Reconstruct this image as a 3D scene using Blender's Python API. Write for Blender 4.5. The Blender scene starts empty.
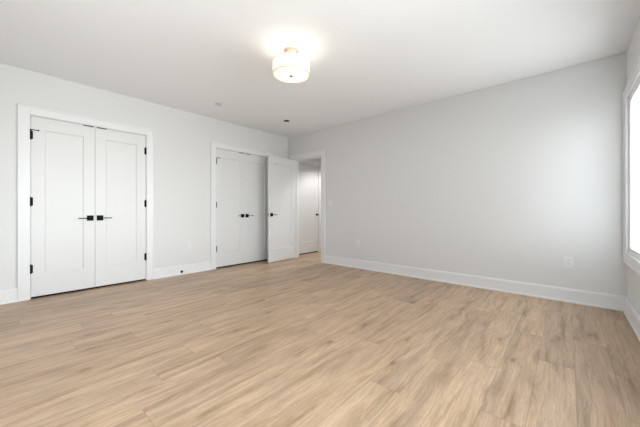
import bpy, bmesh, math
from math import sin, cos, radians, pi, atan2
from mathutils import Vector, Matrix

# ------------------------------------------------------------------ camera
H = 2.52                       # ceiling height
YAW = atan2(247.5, 281.0)      # turned left of +y
CAM = (4.4416, -4.0176, 0.976)
sc = bpy.context.scene
cd = bpy.data.cameras.new('camera')
cd.sensor_width = 36.0
cd.lens = 36.0 * 281.0 / 640.0
cd.shift_y = -2.7 / 640.0
cd.clip_start = 0.02
cam = bpy.data.objects.new('camera', cd)
sc.collection.objects.link(cam)
cam.location = CAM
cam.rotation_euler = (pi / 2, 0, YAW)
sc.camera = cam

SKY_S, SKY_N = 0.4, 16.0      # sky strength toward -y and +y
# ------------------------------------------------------------------ world: bright overcast sky over pale ground
w = bpy.data.worlds.new('overcast_sky'); sc.world = w; w.use_nodes = True
nt = w.node_tree; nt.nodes.clear()
tc = nt.nodes.new('ShaderNodeTexCoord')
sx = nt.nodes.new('ShaderNodeSeparateXYZ'); nt.links.new(tc.outputs['Generated'], sx.inputs[0])
rp = nt.nodes.new('ShaderNodeValToRGB'); nt.links.new(sx.outputs['Z'], rp.inputs[0])
mp = nt.nodes.new('ShaderNodeMapRange')
mp.inputs['From Min'].default_value = -1; mp.inputs['From Max'].default_value = 1
nt.links.new(sx.outputs['Z'], mp.inputs['Value']); nt.links.new(mp.outputs[0], rp.inputs[0])
e = rp.color_ramp.elements
e[0].position = 0.0; e[0].color = (0.34, 0.35, 0.36, 1)
e[1].position = 0.51; e[1].color = (1.0, 1.025, 1.06, 1)
x = e.new(0.46); x.color = (0.68, 0.68, 0.68, 1)
x = e.new(0.49); x.color = (0.83, 0.83, 0.84, 1)
x = e.new(0.72); x.color = (0.60, 0.62, 0.66, 1)
x = e.new(0.995); x.color = (0.34, 0.40, 0.47, 1)
bgn = nt.nodes.new('ShaderNodeBackground'); bgn.inputs['Strength'].default_value = 5.0
out = nt.nodes.new('ShaderNodeOutputWorld')
# sky skewed brighter toward +y to even out light on the room's walls
az = nt.nodes.new('ShaderNodeMapRange'); az.inputs['From Min'].default_value = -1; az.inputs['From Max'].default_value = 1
nt.links.new(sx.outputs['Y'], az.inputs['Value'])
pw = nt.nodes.new('ShaderNodeMath'); pw.operation = 'POWER'; pw.inputs[1].default_value = 1.35
ma = nt.nodes.new('ShaderNodeMath'); ma.operation = 'MULTIPLY_ADD'; ma.inputs[1].default_value = SKY_N - SKY_S; ma.inputs[2].default_value = SKY_S
nt.links.new(az.outputs[0], pw.inputs[0]); nt.links.new(pw.outputs[0], ma.inputs[0]); nt.links.new(ma.outputs[0], bgn.inputs['Strength'])
nt.links.new(rp.outputs[0], bgn.inputs[0]); nt.links.new(bgn.outputs[0], out.inputs[0])

SHADE_E = 0.6      # glow of the lamp fabric
BULB_W = 0.65      # bulbs inside the drum
HALL_W = 62.0
sc.view_settings.view_transform = 'Standard'
sc.view_settings.look = 'None'
sc.view_settings.gamma = 1.0
sc.view_settings.use_curve_mapping = False
sc.view_settings.exposure = 1.06

# ------------------------------------------------------------------ helpers
C = sc.collection

def link(o, parent=None):
    C.objects.link(o)
    if parent is not None: o.parent = parent
    return o

def tag(o, label, cat=None, group=None, kind=None):
    o['label'] = label
    if cat: o['category'] = cat
    if group: o['group'] = group
    if kind: o['kind'] = kind
    return o

def empty(name, loc, rz=0, parent=None):
    o = bpy.data.objects.new(name, None); o.empty_display_size = 0.1
    o.location = loc; o.rotation_euler = (0, 0, rz)
    return link(o, parent)

def obj(name, bm, mat, parent=None, loc=None, smooth=False):
    bmesh.ops.recalc_face_normals(bm, faces=bm.faces)
    me = bpy.data.meshes.new(name); bm.to_mesh(me); bm.free()
    me.materials.append(mat)
    if smooth:
        for p in me.polygons: p.use_smooth = True
        try: me.set_sharp_from_angle(angle=radians(35))
        except Exception: pass
    o = bpy.data.objects.new(name, me)
    if loc: o.location = loc
    return link(o, parent)

def box(bm, x0, x1, y0, y1, z0, z1, bev=0.0):
    vs = [bm.verts.new((x, y, z)) for x in (x0, x1) for y in (y0, y1) for z in (z0, z1)]
    q = [(0, 1, 3, 2), (4, 6, 7, 5), (0, 4, 5, 1), (2, 3, 7, 6), (0, 2, 6, 4), (1, 5, 7, 3)]
    fs = [bm.faces.new([vs[i] for i in f]) for f in q]
    if bev:
        es = list({ed for f in fs for ed in f.edges})
        bmesh.ops.bevel(bm, geom=es, offset=bev, segments=2, profile=0.5, affect='EDGES')

def lathe(bm, prof, M=None, n=48, closed=False):
    """prof: list of (r, h) about local z"""
    rings = []
    for r, h in prof:
        if r < 1e-6: rings.append([bm.verts.new((0, 0, h))])
        else: rings.append([bm.verts.new((r * cos(2 * pi * k / n), r * sin(2 * pi * k / n), h)) for k in range(n)])
    pairs = list(zip(rings, rings[1:]))
    if closed: pairs.append((rings[-1], rings[0]))
    for a, b in pairs:
        for k in range(n):
            j = (k + 1) % n
            if len(a) == 1 and len(b) == 1: continue
            if len(a) == 1: bm.faces.new((a[0], b[k], b[j]))
            elif len(b) == 1: bm.faces.new((a[k], a[j], b[0]))
            else: bm.faces.new((a[k], a[j], b[j], b[k]))
    if M is not None:
        bmesh.ops.transform(bm, matrix=M, verts=[v for r in rings for v in r])

def wall_boxes(bm, axis, t0, t1, a0, a1, z0, z1, holes):
    """a wall slab; axis 'x' = thickness along x, run along y. holes: (a0,a1,z0,z1)"""
    def put(p0, p1, q0, q1):
        if p1 - p0 < 1e-5 or q1 - q0 < 1e-5: return
        if axis == 'x': box(bm, t0, t1, p0, p1, q0, q1)
        else: box(bm, p0, p1, t0, t1, q0, q1)
    cur = a0
    for (h0, h1, b0, b1) in sorted(holes):
        put(cur, h0, z0, z1)
        put(h0, h1, z0, b0); put(h0, h1, b1, z1)
        cur = h1
    put(cur, a1, z0, z1)

# ------------------------------------------------------------------ materials
def mat(name, col, rough=0.6, metal=0.0, bump=0.0, bscale=300, spec=0.5):
    m = bpy.data.materials.new(name); m.use_nodes = True
    t = m.node_tree; b = t.nodes['Principled BSDF']
    b.inputs['Roughness'].default_value = rough
    b.inputs['Metallic'].default_value = metal
    b.inputs['Specular IOR Level'].default_value = spec
    c = t.nodes.new('ShaderNodeTexCoord')
    n = t.nodes.new('ShaderNodeTexNoise'); n.inputs['Scale'].default_value = bscale; n.inputs['Detail'].default_value = 3
    t.links.new(c.outputs['Object'], n.inputs['Vector'])
    r = t.nodes.new('ShaderNodeMapRange')
    r.inputs['To Min'].default_value = 0.985; r.inputs['To Max'].default_value = 1.015
    t.links.new(n.outputs[0], r.inputs['Value'])
    mx = t.nodes.new('ShaderNodeVectorMath'); mx.operation = 'SCALE'
    mx.inputs[0].default_value = col
    t.links.new(r.outputs[0], mx.inputs['Scale']); t.links.new(mx.outputs[0], b.inputs['Base Color'])
    if bump:
        bp = t.nodes.new('ShaderNodeBump'); bp.inputs['Strength'].default_value = bump
        bp.inputs['Distance'].default_value = 0.001
        t.links.new(n.outputs[0], bp.inputs['Height']); t.links.new(bp.outputs[0], b.inputs['Normal'])
    return m

M_WALL = mat('grey_wall_paint', (0.735, 0.735, 0.73), 0.75, bump=0.12, bscale=240, spec=0.25)
M_CEIL = mat('white_ceiling_paint', (0.90, 0.91, 0.92), 0.9, bump=0.1, bscale=200, spec=0.15)
M_TRIM = mat('white_trim_paint', (0.80, 0.803, 0.808), 0.38, spec=0.4)
M_DOOR = mat('white_door_paint', (0.735, 0.735, 0.732), 0.42, spec=0.4)
M_BLACK = mat('matte_black_metal', (0.005, 0.005, 0.005), 0.6, 0.0, spec=0.15)
M_PLATE = mat('white_plastic', (0.78, 0.78, 0.78), 0.3, spec=0.5)
M_SLOT = mat('dark_slot', (0.03, 0.03, 0.03), 0.6)
M_NICK = mat('brushed_warm_nickel', (0.52, 0.43, 0.34), 0.38, 0.9, bscale=80)
M_RING = mat('pale_champagne_trim', (0.72, 0.64, 0.54), 0.45, 0.4, bscale=80)
M_FINIAL = mat('brushed_nickel', (0.30, 0.29, 0.27), 0.4, 0.8, bscale=80)
M_DARKIN = mat('dark_box_interior', (0.015, 0.014, 0.013), 0.8)
M_COVER = mat('shade_greyed_cover_paint', (0.70, 0.70, 0.69), 0.6)  # greyed in the colour to stand in for shading on the cover
M_RUB = mat('white_rubber', (0.7, 0.7, 0.7), 0.7)
M_VINYL = mat('white_window_vinyl', (0.82, 0.83, 0.84), 0.35)

def m_glass():
    m = bpy.data.materials.new('window_glass'); m.use_nodes = True
    t = m.node_tree; t.nodes.clear()
    o = t.nodes.new('ShaderNodeOutputMaterial')
    tr = t.nodes.new('ShaderNodeBsdfTransparent'); tr.inputs[0].default_value = (0.96, 0.98, 0.98, 1)
    g = t.nodes.new('ShaderNodeBsdfGlossy'); g.inputs['Roughness'].default_value = 0.02
    lw = t.nodes.new('ShaderNodeFresnel'); lw.inputs[0].default_value = 1.45
    mx = t.nodes.new('ShaderNodeMixShader')
    ge = t.nodes.new('ShaderNodeNewGeometry'); ml = t.nodes.new('ShaderNodeMath'); ml.operation = 'MULTIPLY'
    inv = t.nodes.new('ShaderNodeMath'); inv.operation = 'SUBTRACT'; inv.inputs[0].default_value = 1
    t.links.new(ge.outputs['Backfacing'], inv.inputs[1]); t.links.new(inv.outputs[0], ml.inputs[0]); t.links.new(lw.outputs[0], ml.inputs[1])
    t.links.new(ml.outputs[0], mx.inputs[0]); t.links.new(tr.outputs[0], mx.inputs[1]); t.links.new(g.outputs[0], mx.inputs[2])
    t.links.new(mx.outputs[0], o.inputs[0])
    return m
M_GLASS = m_glass()

def m_glow(name, col, em, transl=0.5):
    m = bpy.data.materials.new(name); m.use_nodes = True
    t = m.node_tree; t.nodes.clear()
    o = t.nodes.new('ShaderNodeOutputMaterial')
    d = t.nodes.new('ShaderNodeBsdfDiffuse'); d.inputs[0].default_value = (*col, 1)
    tl = t.nodes.new('ShaderNodeBsdfTranslucent'); tl.inputs[0].default_value = (*col, 1)
    mx = t.nodes.new('ShaderNodeMixShader'); mx.inputs[0].default_value = transl
    em_ = t.nodes.new('ShaderNodeEmission'); em_.inputs[0].default_value = (*col, 1)
    # fine weave
    c = t.nodes.new('ShaderNodeTexCoord'); n = t.nodes.new('ShaderNodeTexNoise'); n.inputs['Scale'].default_value = 150
    t.links.new(c.outputs['Object'], n.inputs['Vector'])
    r = t.nodes.new('ShaderNodeMapRange'); r.inputs['To Min'].default_value = em * 0.97; r.inputs['To Max'].default_value = em * 1.03
    t.links.new(n.outputs[0], r.inputs['Value']); t.links.new(r.outputs[0], em_.inputs[1])
    a = t.nodes.new('ShaderNodeAddShader')
    t.links.new(d.outputs[0], mx.inputs[1]); t.links.new(tl.outputs[0], mx.inputs[2])
    t.links.new(mx.outputs[0], a.inputs[0]); t.links.new(em_.outputs[0], a.inputs[1])
    t.links.new(a.outputs[0], o.inputs[0])
    return m
M_SHADE = m_glow('lamp_fabric', (0.93, 0.89, 0.81), SHADE_E * 0.15)
M_DIFF = m_glow('lamp_diffuser', (0.97, 0.95, 0.90), SHADE_E * 0.5)
M_BULB = m_glow('bulb_glass', (1.0, 0.93, 0.82), 0.8)

def m_floor():
    m = bpy.data.materials.new('light_oak_planks'); m.use_nodes = True
    t = m.node_tree; L = t.links; b = t.nodes['Principled BSDF']
    def N(ty, **k):
        n = t.nodes.new(ty)
        for a, v in k.items(): setattr(n, a, v)
        return n
    def val(s, v):
        if isinstance(v, (int, float)): s.default_value = v
        elif isinstance(v, tuple): s.default_value = v
        else: L.new(v, s)
    def mth(op, a, b_=None, c=None):
        n = N('ShaderNodeMath', operation=op); val(n.inputs[0], a)
        if b_ is not None: val(n.inputs[1], b_)
        if c is not None: val(n.inputs[2], c)
        return n.outputs[0]
    def comb(x, y, z=0.0):
        n = N('ShaderNodeCombineXYZ'); val(n.inputs[0], x); val(n.inputs[1], y); val(n.inputs[2], z); return n.outputs[0]
    def mr(v, a, b_, c, d):
        n = N('ShaderNodeMapRange', clamp=True); val(n.inputs['Value'], v)
        n.inputs['From Min'].default_value = a; n.inputs['From Max'].default_value = b_
        n.inputs['To Min'].default_value = c; n.inputs['To Max'].default_value = d
        return n.outputs[0]
    def noise(vec, detail=4, dist=0.0, rough=0.5, scale=1.0):
        n = N('ShaderNodeTexNoise'); val(n.inputs['Vector'], vec); n.inputs['Scale'].default_value = scale
        n.inputs['Detail'].default_value = detail; n.inputs['Distortion'].default_value = dist
        n.inputs['Roughness'].default_value = rough
        return n.outputs[0]
    def mixc(f, a, b_, bt='MIX'):
        n = N('ShaderNodeMix', data_type='RGBA', blend_type=bt); val(n.inputs[0], f)
        val(n.inputs[6], a); val(n.inputs[7], b_); return n.outputs[2]
    g = N('ShaderNodeNewGeometry'); s = N('ShaderNodeSeparateXYZ'); L.new(g.outputs['Position'], s.inputs[0])
    X, Y = s.outputs[0], s.outputs[1]
    W, LN = 0.178, 1.22
    u = mth('DIVIDE', mth('ADD', X, 3.0), W); row = mth('FLOOR', u); fu = mth('FRACT', u)
    wn = N('ShaderNodeTexWhiteNoise', noise_dimensions='1D'); L.new(row, wn.inputs['W'])
    v = mth('ADD', mth('DIVIDE', Y, LN), mth('MULTIPLY', wn.outputs[0], 7.0)); col = mth('FLOOR', v); fv = mth('FRACT', v)
    w2 = N('ShaderNodeTexWhiteNoise', noise_dimensions='3D'); L.new(comb(row, col, 3.7), w2.inputs['Vector'])
    w3 = N('ShaderNodeTexWhiteNoise', noise_dimensions='3D'); L.new(comb(row, col, 9.1), w3.inputs['Vector'])
    rid, rid2 = w2.outputs[0], w3.outputs[0]
    off = mth('MULTIPLY', rid, 37.0); off2 = mth('MULTIPLY', rid2, 23.0)
    # knots
    vo = N('ShaderNodeTexVoronoi', feature='F1'); vo.inputs['Scale'].default_value = 1.0
    L.new(comb(mth('ADD', mth('MULTIPLY', X, 7.5), off), mth('ADD', mth('MULTIPLY', Y, 3.0), off2), rid), vo.inputs['Vector'])
    vs = N('ShaderNodeSeparateColor'); L.new(vo.outputs['Color'], vs.inputs[0])
    pick = mth('GREATER_THAN', vs.outputs[0], 0.42)
    kd = vo.outputs['Distance']
    kn = mth('MULTIPLY', mr(kd, 0.02, 0.14, 1, 0), pick)
    halo = mth('MULTIPLY', mr(kd, 0.08, 0.5, 1, 0), pick)
    # grain warped round the knots
    gx = mth('ADD', mth('ADD', X, mth('MULTIPLY', halo, 0.03)), mth('MULTIPLY', noise(comb(mth('MULTIPLY', X, 3.0), mth('MULTIPLY', Y, 1.3), off), 2), 0.055))
    n1 = noise(comb(mth('ADD', mth('MULTIPLY', gx, 19.0), off), mth('ADD', mth('MULTIPLY', Y, 1.3), off2), 0.0), 7, 0.45, 0.60)
    n2 = noise(comb(mth('ADD', mth('MULTIPLY', gx, 85.0), off), mth('ADD', mth('MULTIPLY', Y, 5.0), off2), 1.0), 4, 0.5, 0.7)
    n3 = noise(comb(mth('ADD', mth('MULTIPLY', X, 5.0), off2), mth('ADD', mth('MULTIPLY', Y, 1.7), off), 2.0), 2)
    n4 = noise(comb(mth('MULTIPLY', X, 330.0), mth('MULTIPLY', Y, 22.0), 1.0), 2, 0, 0.6)
    cr = N('ShaderNodeValToRGB'); L.new(n1, cr.inputs[0])
    el = cr.color_ramp.elements
    el[0].position = 0.27; el[0].color = (*DARK, 1)
    el[1].position = 0.62; el[1].color = (*LIGHT, 1)
    k = el.new(0.43); k.color = (*MID, 1)
    c = cr.outputs[0]
    def gain(c_, f):
        n = N('ShaderNodeVectorMath', operation='SCALE'); L.new(c_, n.inputs[0]); L.new(f, n.inputs['Scale']); return n.outputs[0]
    n6 = noise(comb(mth('ADD', mth('MULTIPLY', gx, 11.0), off2), mth('ADD', mth('MULTIPLY', Y, 0.75), off), 4.0), 4, 0.4, 0.5)
    c = gain(c, mr(n6, 0.32, 0.46, 0.77, 1.02))
    c = gain(c, mr(n2, 0.3, 0.7, 0.78, 1.18))
    c = gain(c, mr(n3, 0.3, 0.7, 0.88, 1.08))
    c = gain(c, mr(n4, 0.3, 0.7, 0.90, 1.10))
    c = gain(c, mr(rid, 0, 1, 0.91, 1.08))
    c = mixc(mth('MULTIPLY', rid2, 0.30), c, mixc(1.0, c, (0.97, 1.0, 1.06, 1), 'MULTIPLY'))
    c = mixc(mth('MULTIPLY', halo, 0.42), c, (*DARK, 1))
    c = mixc(mth('MULTIPLY', kn, 0.75), c, (0.13, 0.08, 0.045, 1))
    # seams
    du = mth('MINIMUM', fu, mth('SUBTRACT', 1.0, fu)); dv = mth('MINIMUM', fv, mth('SUBTRACT', 1.0, fv))
    seam = mth('MAXIMUM', mth('LESS_THAN', du, 0.0085), mth('LESS_THAN', dv, 0.0012))
    c = mixc(mth('MULTIPLY', seam, mr(n3, 0.3, 0.7, 0.70, 0.15)), c, (0.12, 0.08, 0.05, 1))
    L.new(c, b.inputs['Base Color'])
    L.new(mr(n2, 0.3, 0.7, 0.43, 0.35), b.inputs['Roughness'])
    b.inputs['Specular IOR Level'].default_value = 0.6
    bp = N('ShaderNodeBump'); bp.inputs['Strength'].default_value = 0.25; bp.inputs['Distance'].default_value = 0.0015
    L.new(mth('SUBTRACT', mth('MULTIPLY', n2, 0.4), seam), bp.inputs['Height']); L.new(bp.outputs[0], b.inputs['Normal'])
    return m
LIGHT = (0.53, 0.370, 0.240)
MID = (0.455, 0.306, 0.188)
DARK = (0.26, 0.158, 0.086)
M_FLOOR = m_floor()

# ------------------------------------------------------------------ setting
RX, BY = 4.87, -4.34           # window wall, near wall
HX, HY = 1.45, 2.6            # hall beyond the far wall
DH = 2.03                     # head height of the closets
EH = 2.02                     # head height of the entry
C1 = (-3.802, -2.672); C2 = (-1.624, -0.496); HD = (0.30, 0.965); EN = (0.20, 0.94)
WZ = (0.585, 2.035)
W1 = (-0.86, -0.125); W3 = (-4.1, -1.6); W2 = (2.5, 4.1)      # W3 and near-wall W2 are unseen, added to fill the room with light

def structure(name, bm, m, label, cat, smooth=False):
    return tag(obj(name, bm, m, smooth=smooth), label, cat, kind='structure')

bm = bmesh.new(); box(bm, -0.85, RX + 0.15, BY - 0.12, HY + 0.12, -0.1, 0)
structure('floor', bm, M_FLOOR, 'light oak plank floor running the length of the room', 'floor')
bm = bmesh.new(); box(bm, -0.85, RX + 0.15, BY - 0.12, HY + 0.12, H, H + 0.1)
structure('ceiling', bm, M_CEIL, 'flat white painted ceiling', 'ceiling')

bm = bmesh.new()
J = 0.02   # jamb boards sit in the rough opening
wall_boxes(bm, 'x', -0.12, 0, BY - 0.12, HY, 0, H, [(a - J, b + J, 0, DH + J) for a, b in (C1, C2, HD)])
structure('wall_left', bm, M_WALL, 'grey painted wall on the left with the closets in it', 'wall')
bm = bmesh.new(); wall_boxes(bm, 'y', 0, 0.12, 0, RX, 0, H, [(EN[0] - J, EN[1] + J, 0, EH + J)])
structure('wall_far', bm, M_WALL, 'long plain grey wall with the open doorway at its left end', 'wall')
bm = bmesh.new(); wall_boxes(bm, 'x', RX, RX + 0.15, BY - 0.12, 0.12, 0, H, [(W3[0], W3[1], *WZ), (W1[0], W1[1], *WZ)])
structure('wall_right', bm, M_WALL, 'grey wall at the right edge with the bright window', 'wall')
bm = bmesh.new(); wall_boxes(bm, 'y', BY - 0.12, BY, 0, RX, 0, H, [(W2[0], W2[1], *WZ)])
structure('wall_near', bm, M_WALL, 'plain grey wall behind the viewer', 'wall')
# hall beyond the doorway
bm = bmesh.new(); box(bm, HX, HX + 0.1, 0.12, HY, 0, H)
structure('wall_hall_right', bm, M_WALL, 'hall wall opposite the hall door', 'wall')
bm = bmesh.new(); box(bm, -0.12, HX + 0.1, HY, HY + 0.12, 0, H)
structure('wall_hall_end', bm, M_WALL, 'end wall of the hall beyond the doorway', 'wall')
# closet shells behind the left wall
bm = bmesh.new()
for a, b in (C1, C2, HD):
    a -= 0.12; b += 0.12
    box(bm, -0.82, -0.78, a, b, 0, H)
    box(bm, -0.78, -0.12, a, a + 0.04, 0, H); box(bm, -0.78, -0.12, b - 0.04, b, 0, H)
structure('wall_closet', bm, M_WALL, 'closet partition walls behind the closed doors', 'wall')

# baseboards: board with eased top plus a shoe moulding
def base_profile():   # (out, up)
    return [(0, 0), (0.024, 0), (0.024, 0.008), (0.021, 0.018), (0.0145, 0.022), (0.0145, 0.128), (0.0115, 0.134), (0.0115, 0.139), (0.007, 0.146), (0, 0.146)]

def sweep(bm, p0, p1, nrm):
    """extrude the base profile from p0 to p1 (xy), nrm = direction into the room"""
    a = [bm.verts.new((p0[0] + nrm[0] * o, p0[1] + nrm[1] * o, z)) for o, z in base_profile()]
    b = [bm.verts.new((p1[0] + nrm[0] * o, p1[1] + nrm[1] * o, z)) for o, z in base_profile()]
    n = len(a)
    for i in range(n): bm.faces.new((a[i], a[(i + 1) % n], b[(i + 1) % n], b[i]))
    bm.faces.new(a); bm.faces.new(b[::-1])

CW = 0.096     # casing width
for name, p0, p1, nr, lab in (
    ('baseboard_left', (0, BY + .03), (0, C1[0] - CW), (1, 0), 'white baseboard at the left edge of the photo, left of the nearer closet'),
    ('baseboard_left', (0, C1[1] + CW), (0, C2[0] - CW), (1, 0), 'white baseboard between the two closets'),
    ('baseboard_left', (0, C2[1] + CW), (0, 0), (1, 0), 'short white baseboard behind the open door'),
    ('baseboard_far', (EN[1] + CW + 0.008, 0), (RX, 0), (0, -1), 'long white baseboard under the plain grey wall'),
    ('baseboard_right', (RX, BY), (RX, -0.0), (-1, 0), 'white baseboard below the bright window'),
    ('baseboard_near', (0, BY), (RX, BY), (0, 1), 'white baseboard behind the viewer'),
    ('baseboard_hall', (0, HD[1] + CW), (0, HY), (1, 0), 'white baseboard in the hall past the hall door'),
    ('baseboard_hall', (HX, 0.12), (HX, HY), (-1, 0), 'white baseboard on the hidden side of the hall'),
):
    bm = bmesh.new(); sweep(bm, p0, p1, nr)
    structure(name, bm, M_TRIM, lab, 'baseboard')

# door casings with jambs (each one mesh)
def casing_x(name, a, b, head, label):     # on the plane x=0, facing +x
    bm = bmesh.new(); t = 0.018; r = 0.006
    a1, b1 = a - CW, b + CW; top = head + CW
    for (p0, p1, q0, q1) in ((a1, a - r, 0, top), (b + r, b1, 0, top), (a - r, b + r, head + r, top)):
        box(bm, 0, t, p0, p1, q0, q1, 0.002)
    bw = 0.012   # raised outer edge
    for (p0, p1, q0, q1) in ((a1 - 0.003, a1 + bw, 0, top + .003), (b1 - bw, b1 + 0.003, 0, top + .003), (a1 + bw, b1 - bw, top - bw, top + .003)):
        box(bm, 0, t + 0.007, p0, p1, q0, q1, 0.003)
    for (p0, p1, q0, q1) in ((a - J, a, 0, head), (b, b + J, 0, head), (a - J, b + J, head, head + J)):
        box(bm, -0.12, 0, p0, p1, q0, q1)
    for (p0, p1, q0, q1) in ((a, a + .012, 0, head), (b - .012, b, 0, head), (a, b, head - .012, head)):   # stop
        box(bm, -0.09, -0.042, p0, p1, q0, q1)
    return structure(name, bm, M_TRIM, label, 'door casing')
casing_x('trim_1', *C1, DH, 'white casing around the nearer closet on the left')
casing_x('trim_2', *C2, DH, 'white casing around the closet partly behind the open door')
casing_x('trim_3', *HD, DH, 'white casing around the hall door seen through the doorway')

bm = bmesh.new(); t = 0.018; r = 0.005; a, b = EN; cw = 0.103
for side, yy in ((-1, (-t, 0)), (1, (0.12, 0.12 + t))):
    for (p0, p1, q0, q1) in ((a - cw, a - r, 0, EH + cw), (b + r, b + cw, 0, EH + cw), (a - r, b + r, EH + r, EH + cw)):
        box(bm, p0, p1, yy[0], yy[1], q0, q1, 0.002)
    y2 = (yy[0] - .007, 0) if side < 0 else (.12, yy[1] + .007)
    for (p0, p1, q0, q1) in ((a - cw - .003, a - cw + .012, 0, EH + cw + .003), (b + cw - .012, b + cw + .003, 0, EH + cw + .003), (a - cw + .012, b + cw - .012, EH + cw - .012, EH + cw + .003)):
        box(bm, p0, p1, y2[0], y2[1], q0, q1, 0.003)
for (p0, p1, q0, q1) in ((a - J, a, 0, EH), (b, b + J, 0, EH), (a - J, b + J, EH, EH + J)):
    box(bm, p0, p1, 0, 0.12, q0, q1)
for (p0, p1, q0, q1) in ((a, a + .012, 0, EH), (b - .012, b, 0, EH), (a, b, EH - .012, EH)):
    box(bm, p0, p1, 0.042, 0.09, q0, q1)
structure('trim_4', bm, M_TRIM, 'white casing and jambs of the open doorway to the hall', 'door casing')

# ------------------------------------------------------------------ doors
# local frame of a leaf: hinge edge at the origin, leaf runs along +X*s, front face at Y=0 towards -Y
def slab_mesh(wd, z0, z1, s):
    """one panel shaker leaf: a single closed mesh, recessed panel on both faces with a sloped sticking"""
    bm = bmesh.new(); T = 0.035
    st, tr, br = 0.108, 0.140, 0.245
    X = lambda v: v * s
    O = [(0, z0), (wd, z0), (wd, z1), (0, z1)]
    I = [(st, z0 + br), (wd - st, z0 + br), (wd - st, z1 - tr), (st, z1 - tr)]
    g = 0.012; dp = 0.010
    P = [(I[0][0] + g, I[0][1] + g), (I[1][0] - g, I[1][1] + g), (I[2][0] - g, I[2][1] - g), (I[3][0] + g, I[3][1] - g)]
    e1 = 0.003
    I2 = [(I[0][0] + e1, I[0][1] + e1), (I[1][0] - e1, I[1][1] + e1), (I[2][0] - e1, I[2][1] - e1), (I[3][0] + e1, I[3][1] - e1)]
    outer = []
    for y, d in ((0.0, 1), (T, -1)):
        loops = [[bm.verts.new((X(p), y + d * dep, q)) for p, q in lp] for lp, dep in ((O, 0), (I, 0), (I2, 0.005), (P, dp))]
        for l0, l1 in zip(loops, loops[1:]):
            for i in range(4): bm.faces.new((l0[i], l0[(i + 1) % 4], l1[(i + 1) % 4], l1[i]))
        bm.faces.new(loops[-1]); outer.append(loops[0])
    for i in range(4): bm.faces.new((outer[0][i], outer[0][(i + 1) % 4], outer[1][(i + 1) % 4], outer[1][i]))
    return bm

def cyl(bm, p, axis, r, ln, n=16):
    M = Matrix.Translation(p)
    if axis == 'y': M = M @ Matrix.Rotation(pi / 2, 4, 'X')
    if axis == 'x': M = M @ Matrix.Rotation(pi / 2, 4, 'Y')
    lathe(bm, [(0, -ln / 2), (r * .85, -ln / 2), (r, -ln / 2 + r * .2), (r, ln / 2 - r * .2), (r * .85, ln / 2), (0, ln / 2)], M, n)

def handle(parent, x, s, zc, front=True):
    """black square rose with a slim flat lever; s = +1/-1 direction the lever points along X"""
    f = -1 if front else 1; y0 = 0 if front else 0.035
    ys = lambda d: y0 + f * d
    def b(bm, xa, xb, da, db, za, zb, bev): 
        ya, yb = sorted((ys(da), ys(db))); box(bm, min(xa, xb), max(xa, xb), ya, yb, za, zb, bev)
    bm = bmesh.new(); b(bm, x - .0325, x + .0325, 0, .009, zc - .0325, zc + .0325, .0015)
    h = obj('door_handle', bm, M_BLACK, parent)
    h['label'] = 'matte black square door handle'
    bm = bmesh.new()
    cyl(bm, (x, ys(.027), zc), 'y', .0095, .040)
    b(bm, x - s * .011, x + s * .118, .040, .050, zc - .005, zc + .005, .002)
    obj('lever', bm, M_BLACK, h, smooth=True)
    return h

def hinge(parent, z, s, stop=False):
    bm = bmesh.new()
    cyl(bm, (-s * .002, -0.008, z), 'z', .0068, .092)
    cyl(bm, (-s * .002, -0.008, z + .049), 'z', .006, .008)
    cyl(bm, (-s * .002, -0.008, z - .049), 'z', .006, .008)
    box(bm, min(0, s * .016), max(0, s * .016), -.0025, 0, z - .045, z + .045)
    box(bm, min(-s * .018, 0), max(-s * .018, 0), -.0025, 0, z - .045, z + .045)
    h = obj('hinge', bm, M_BLACK, parent, smooth=True)
    h['label'] = 'black hinge'
    if stop:
        bm = bmesh.new()
        box(bm, -s * .012 if s > 0 else -.055, .055 if s > 0 else .012, -.017, -.011, z + .053, z + .061, .001)
        cyl(bm, (s * .058, -.012, z + .057), 'y', .007, .022)
        cyl(bm, (-s * .014, -.010, z + .057), 'y', .006, .016)
        cyl(bm, (-s * .002, -0.008, z + .057), 'z', .008, .010)
        obj('hinge_pin_stop', bm, M_BLACK, h, smooth=True)
    return h

HZ = (1.815, 1.078, 0.332)
def closet_leaf(name, y_h, wd, s, label, stop=False, z1=DH - .004):
    """leaf on the wall x=0 facing +x. s=+1 : runs toward +y from the hinge; s=-1: toward -y"""
    # local X -> world +y, local -Y -> world +x
    r = empty(name, (-0.004, y_h, 0), pi / 2)
    tag(r, label, 'door', kind='structure')
    obj('door_slab', slab_mesh(wd, .022, z1, s), M_DOOR, r)
    bm = bmesh.new(); box(bm, min(.002 * s, (wd - .002) * s), max(.002 * s, (wd - .002) * s), .0025, .033, .003, .0225)  # black strip added to stand in for the shade in the gap below
    sw = obj('gap_shade_strip', bm, M_BLACK, r); sw['label'] = 'black strip standing in for the shade under the door'
    for i, z in enumerate(HZ): hinge(r, z, s, stop and i == 0)
    return r

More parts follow.
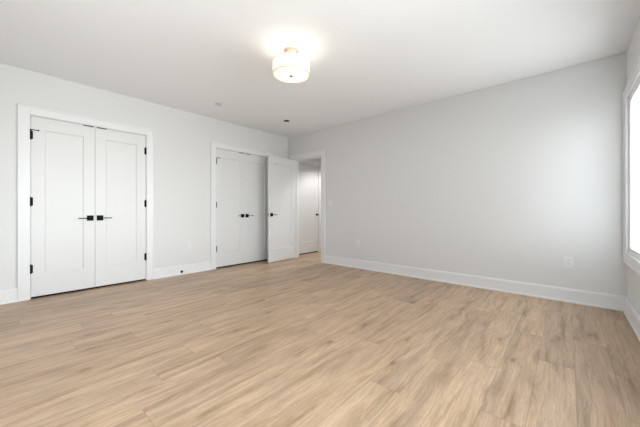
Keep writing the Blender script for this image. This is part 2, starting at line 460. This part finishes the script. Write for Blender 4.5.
g = 0.003
half = (C1[1] - C1[0]) / 2 - g * 1.5
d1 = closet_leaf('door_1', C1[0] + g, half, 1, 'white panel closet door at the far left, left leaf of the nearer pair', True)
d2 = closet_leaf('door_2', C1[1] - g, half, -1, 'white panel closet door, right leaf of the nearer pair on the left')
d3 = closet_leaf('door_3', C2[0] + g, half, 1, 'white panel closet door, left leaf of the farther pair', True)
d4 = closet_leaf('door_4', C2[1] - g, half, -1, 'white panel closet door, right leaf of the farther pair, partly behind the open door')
for d, s in ((d1, 1), (d2, -1), (d3, 1), (d4, -1)):
    handle(d, s * (half - .047), -s, .886)
    bm = bmesh.new()                      # ball catch strike at the head near the meeting stiles
    box(bm, min(s * (half - .015), s * (half - .115)), max(s * (half - .015), s * (half - .115)), -.006, .02, DH - .011, DH - .0005)
    c = obj('ball_catch', bm, M_BLACK, d); c['label'] = 'black ball catch on the top edge'

# open entry leaf, hinged at the left jamb, swung into the room against the closet
phi = -pi / 2 + radians(4.3)     # direction of the leaf from its hinge
d5 = empty('door_5', (EN[0] + .036, -0.012, 0), phi)
tag(d5, 'white panel door standing open in front of the farther closet', 'door', kind='structure')
# local +X along the leaf, visible face (+x world) is at local +Y side -> shift the slab so that face sits at y=0.0
sl = obj('door_slab', slab_mesh(.725, .012, EH - .006, 1), M_DOOR, d5); sl.location = (0, -.035, 0)
h5 = handle(d5, .725 - .062, -1, .902, front=False); h5.location = (0, -.035, 0)
h6 = handle(d5, .725 - .062, -1, .902, front=True); h6.location = (0, -.035, 0)
bm = bmesh.new(); box(bm, .7245, .7265, -.030, -.006, .902 - .028, .902 + .028, .0005)
lp = obj('latch_plate', bm, M_FINIAL, d5); lp['label'] = 'dull metal latch plate on the door edge'
for z in HZ:
    bm = bmesh.new(); cyl(bm, (-.004, -.042, z), 'z', .0068, .092); box(bm, -.003, -.0005, -.04, -.006, z - .045, z + .045)
    hh = obj('hinge', bm, M_BLACK, d5, smooth=True); hh['label'] = 'black hinge'

# hall door
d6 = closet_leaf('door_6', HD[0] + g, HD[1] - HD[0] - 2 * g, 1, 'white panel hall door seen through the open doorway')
kx = HD[1] - HD[0] - .062
bm = bmesh.new(); lathe(bm, [(0, 0), (.026, 0), (.026, .005), (.010, .008), (.009, .026), (.018, .032), (.022, .042), (.020, .050), (.010, .055), (0, .056)],
                        Matrix.Translation((kx, 0, .886)) @ Matrix.Rotation(pi / 2, 4, 'X'), 24)
k = obj('door_knob', bm, M_BLACK, d6, smooth=True); k['label'] = 'small round black knob'

# ------------------------------------------------------------------ windows (picture-frame casing, sash, glass)
def window(name, y0, y1, label, mull=True, near=False):
    z0, z1 = WZ
    bm = bmesh.new()
    r = empty(name, ((y0 + y1) / 2, BY, z0) if near else (RX, (y0 + y1) / 2, z0), -pi / 2 if near else 0); tag(r, label, 'window', kind='structure')
    cy = (y0 + y1) / 2
    def B(bm, xa, xb, ya, yb, za, zb, bev=0): box(bm, xa, xb, ya - cy, yb - cy, za - z0, zb - z0, bev)
    # interior casing, 95 mm, mitred look with raised outer edge; reveal boards
    t, r_, cw = .018, .004, .097
    for ya, yb, za, zb in ((y0 - cw, y0 - r_, z0 - cw, z1 + cw), (y1 + r_, y1 + cw, z0 - cw, z1 + cw), (y0 - r_, y1 + r_, z1 + r_, z1 + cw), (y0 - r_, y1 + r_, z0 - cw, z0 - r_)):
        B(bm, -t, 0, ya, yb, za, zb, .002)
    for ya, yb, za, zb in ((y0 - cw - .003, y0 - cw + .012, z0 - cw, z1 + cw), (y1 + cw - .012, y1 + cw + .003, z0 - cw, z1 + cw), (y0 - cw + .012, y1 + cw - .012, z1 + cw - .012, z1 + cw + .003), (y0 - cw + .012, y1 + cw - .012, z0 - cw - .003, z0 - cw + .012)):
        B(bm, -t - .007, 0, ya, yb, za, zb, .003)
    j = 0.0
    obj('window_casing', bm, M_TRIM, r)
    # vinyl frame with a centre mullion
    bm = bmesh.new(); f = .026; a0, a1, b0, b1 = y0 + j, y1 - j, z0 + j, z1 - j; m = cy
    for ya, yb, za, zb in ((a0, a0 + f, b0, b1), (a1 - f, a1, b0, b1), (a0 + f, a1 - f, b1 - f, b1), (a0 + f, a1 - f, b0, b0 + f)) + (((m - .03, m + .03, b0 + f, b1 - f),) if mull else ()):
        B(bm, .001, .09, ya, yb, za, zb, .003)
    obj('window_frame', bm, M_VINYL, r)
    for ya, yb in (((a0 + f, m - .03), (m + .03, a1 - f)) if mull else ((a0 + f, a1 - f),)):
        zl, zh = b0 + f, b1 - f; q = .022
        bm = bmesh.new()
        for p in ((ya, ya + q, zl, zh), (yb - q, yb, zl, zh), (ya + q, yb - q, zh - q, zh), (ya + q, yb - q, zl, zl + q)):
            B(bm, .006, .045, *p, .002)
        sh = obj('window_sash', bm, M_VINYL, r)
        bm = bmesh.new(); B(bm, .014, .018, ya + q - .002, yb - q + .002, zl + q - .002, zh - q + .002)
        obj('window_pane', bm, M_GLASS, sh)
    # portal: only guides the sky light through the opening, adds none
    ld = bpy.data.lights.new(name + '_portal', 'AREA'); ld.shape = 'RECTANGLE'
    ld.size = z1 - z0; ld.size_y = y1 - y0; ld.cycles.is_portal = True
    lo = bpy.data.objects.new('daylight_portal', ld); lo.location = (cy, BY - .14, (z0 + z1) / 2) if near else (RX + .16, cy, (z0 + z1) / 2)
    lo.rotation_euler = (0, pi / 2, -pi / 2 if near else 0); C.objects.link(lo)
window('window_1', *W1, 'bright white-framed window at the right edge by the corner', mull=False)
window('fill_window_2', *W3, 'unseen white-framed window added in the right wall to light the left wall')
window('fill_window_3', *W2, 'unseen white-framed window added in the near wall to light the far wall', near=True)

# ------------------------------------------------------------------ ceiling light
LX, LY = 2.445, -2.17
L0 = empty('ceiling_light', (LX, LY, H)); tag(L0, 'glowing white drum ceiling light with a small metal canopy', 'ceiling light')
bm = bmesh.new(); lathe(bm, [(0, 0), (.068, 0), (.068, -.026), (.064, -.032), (.03, -.036), (.012, -.04), (.012, -.06), (0, -.06)], n=40)
c = obj('canopy', bm, M_NICK, L0, smooth=True); c['label'] = 'round warm metal canopy'
bm = bmesh.new(); lathe(bm, [(0, -.045), (.006, -.045), (.006, -.232), (0, -.232)], n=12)
obj('stem', bm, M_NICK, L0, smooth=True)
R = .176; ZT, ZB = -.118, -.236
bm = bmesh.new(); lathe(bm, [(R, ZT), (R, ZB), (R - .003, ZB), (R - .003, ZT)], n=72, closed=True)
s_ = obj('drum_shade', bm, M_SHADE, L0, smooth=True)
for z in (ZT, ZB):
    bm = bmesh.new(); lathe(bm, [(R + .002, z + .003), (R + .002, z - .003), (R - .005, z - .003), (R - .005, z + .003)], n=72, closed=True)
    t_ = obj('trim_ring', bm, M_RING, s_, smooth=True)
bm = bmesh.new(); lathe(bm, [(0, -.244), (.06, -.2435), (.12, -.2415), (.138, -.240), (.138, -.236), (.12, -.2375), (0, -.240)], n=72)
df = obj('diffuser', bm, M_DIFF, L0, smooth=True)
bm = bmesh.new(); lathe(bm, [(.138, -.2365), (.172, -.2335), (.172, -.2365), (.142, -.2435), (.138, -.243)], n=72, closed=True)
obj('diffuser_rim', bm, M_SHADE, df, smooth=True)
bm = bmesh.new(); lathe(bm, [(0, -.242), (.019, -.243), (.020, -.249), (.014, -.257), (.004, -.260), (0, -.261)], n=24)
obj('finial', bm, M_FINIAL, L0, smooth=True)
for k in range(3):        # spider arms and sockets
    a_ = 2 * pi * k / 3 + .5
    bm = bmesh.new(); M = Matrix.Rotation(a_, 4, 'Z') @ Matrix.Translation((R / 2, 0, ZT)) @ Matrix.Rotation(pi / 2, 4, 'Y')
    lathe(bm, [(0, -R / 2), (.0022, -R / 2), (.0022, R / 2 - .004), (0, R / 2 - .004)], M, 8)
    obj('shade_arm', bm, M_NICK, L0)
for k in range(2):
    a_ = pi * k + .9; px_, py_ = .075 * cos(a_), .075 * sin(a_)
    bm = bmesh.new(); lathe(bm, [(0, -.125), (.012, -.127), (.026, -.145), (.029, -.162), (.024, -.180), (0, -.190)], Matrix.Translation((px_, py_, 0)), 20)
    obj('bulb', bm, M_BULB, L0, smooth=True)
ld = bpy.data.lights.new('bulb_light', 'POINT'); ld.energy = BULB_W; ld.color = (1, .93, .84); ld.shadow_soft_size = .05
lo = bpy.data.objects.new('bulb_light', ld); lo.location = (0, 0, -.115); lo.parent = L0; C.objects.link(lo)
lo.location = (.05, 0, -.15)

# unseen recessed downlight, added to light the hall below the door head
L1 = empty('hall_fill_downlight', (.78, .85, H)); tag(L1, 'unseen round downlight added in the hall ceiling to light the hall', 'ceiling light')
bm = bmesh.new(); lathe(bm, [(.058, 0), (.078, 0), (.078, -.003), (.072, -.006), (.058, -.004)], n=40, closed=True); obj('trim_ring', bm, M_TRIM, L1, smooth=True)
bm = bmesh.new(); lathe(bm, [(.0585, -.0005), (.0585, -.0035), (0, -.0035)], n=40); obj('lens', bm, M_DIFF, L1)
ld = bpy.data.lights.new('hall_fill_light', 'SPOT'); ld.energy = HALL_W; ld.color = (1, .985, .96); ld.shadow_soft_size = .05
ld.spot_size = radians(112); ld.spot_blend = .45
lo = bpy.data.objects.new('hall_fill_light', ld); lo.location = (0, 0, -.012); lo.parent = L1; C.objects.link(lo)

# ------------------------------------------------------------------ small fittings
# black round fitting in the ceiling
bm = bmesh.new(); lathe(bm, [(.056, 0), (.056, -.002), (.053, -.004), (.049, -.003), (.049, 0)], n=32, closed=True)
F = obj('ceiling_fitting', bm, M_PLATE, loc=(0.829, -0.782, H), smooth=True)
tag(F, 'small round black ceiling fitting between the ceiling light and the far corner', 'ceiling fitting')
bm = bmesh.new(); lathe(bm, [(0, -.001), (.0495, -.001), (.0495, -.004), (.040, -.006), (.014, -.010), (0, -.010)], n=32)
q = obj('black_disc', bm, M_BLACK, F, smooth=True); q['label'] = 'matte black centre disc'
# white sprinkler cover
bm = bmesh.new(); lathe(bm, [(0, 0), (.024, 0), (.024, -.012), (.045, -.012), (.047, -.014), (.044, -.019), (0, -.020)], n=32)
tag(obj('sprinkler_cover', bm, M_COVER, loc=(.673, -1.949, H), smooth=True), 'small round white cover on the ceiling above the closets', 'ceiling fitting')

# outlets: local frame: plate in XZ, facing -Y
def outlet(loc, rz, label, group='white wall outlets'):
    bm = bmesh.new(); box(bm, -.036, .036, -.006, 0, -.058, .058, .002)
    r = obj('wall_outlet', bm, M_PLATE, loc=loc); r.rotation_euler = (0, 0, rz); tag(r, label, 'outlet', group)
    for z in (-.0195, .0195):
        bm = bmesh.new(); box(bm, -.0165, .0165, -.0085, -.005, z - .0145, z + .0145, .0015)
        f_ = obj('receptacle', bm, M_PLATE, r)
        bm = bmesh.new()
        box(bm, -.0075, -.0055, -.0090, -.008, z - .001, z + .008); box(bm, .0055, .0075, -.0090, -.008, z - .001, z + .006)
        box(bm, -.002, .002, -.0090, -.008, z - .010, z - .006)
        obj('slot', bm, M_SLOT, f_)
    bm = bmesh.new(); cyl(bm, (0, -.0065, 0), 'y', .003, .002, 12); obj('screw', bm, M_PLATE, r)
    return r
outlet((0, -2.082, .440), pi / 2, 'white wall outlet low on the wall between the two closets')
outlet((1.755, 0, .430), 0, 'white wall outlet on the far wall, nearer the open doorway')
outlet((4.45, 0, .430), 0, 'white wall outlet low on the far wall near the window')
# light switch
bm = bmesh.new(); box(bm, -.036, .036, -.006, 0, -.058, .058, .002)
r = obj('light_switch', bm, M_PLATE, loc=(1.14, 0, 1.11)); tag(r, 'white light switch on the far wall beside the doorway', 'light switch')
bm = bmesh.new(); box(bm, -.0165, .0165, -.009, -.005, -.033, .033, .002); obj('rocker', bm, M_PLATE, r)

# door stop on the baseboard
bm = bmesh.new(); Mx = Matrix.Rotation(pi / 2, 4, 'Y')
lathe(bm, [(0, 0), (.020, 0), (.020, .006), (.010, .012), (.005, .012), (.005, .052), (0, .052)], Mx, 20)
D = obj('door_stop', bm, M_BLACK, loc=(.0145, -2.19, .045), smooth=True); tag(D, 'small black door stop on the baseboard between the closets', 'door stop')
bm = bmesh.new(); lathe(bm, [(0, .050), (.010, .050), (.011, .054), (.010, .064), (0, .066)], Mx, 20)
q = obj('rubber_tip', bm, M_RUB, D, smooth=True); q['label'] = 'pale rubber tip'
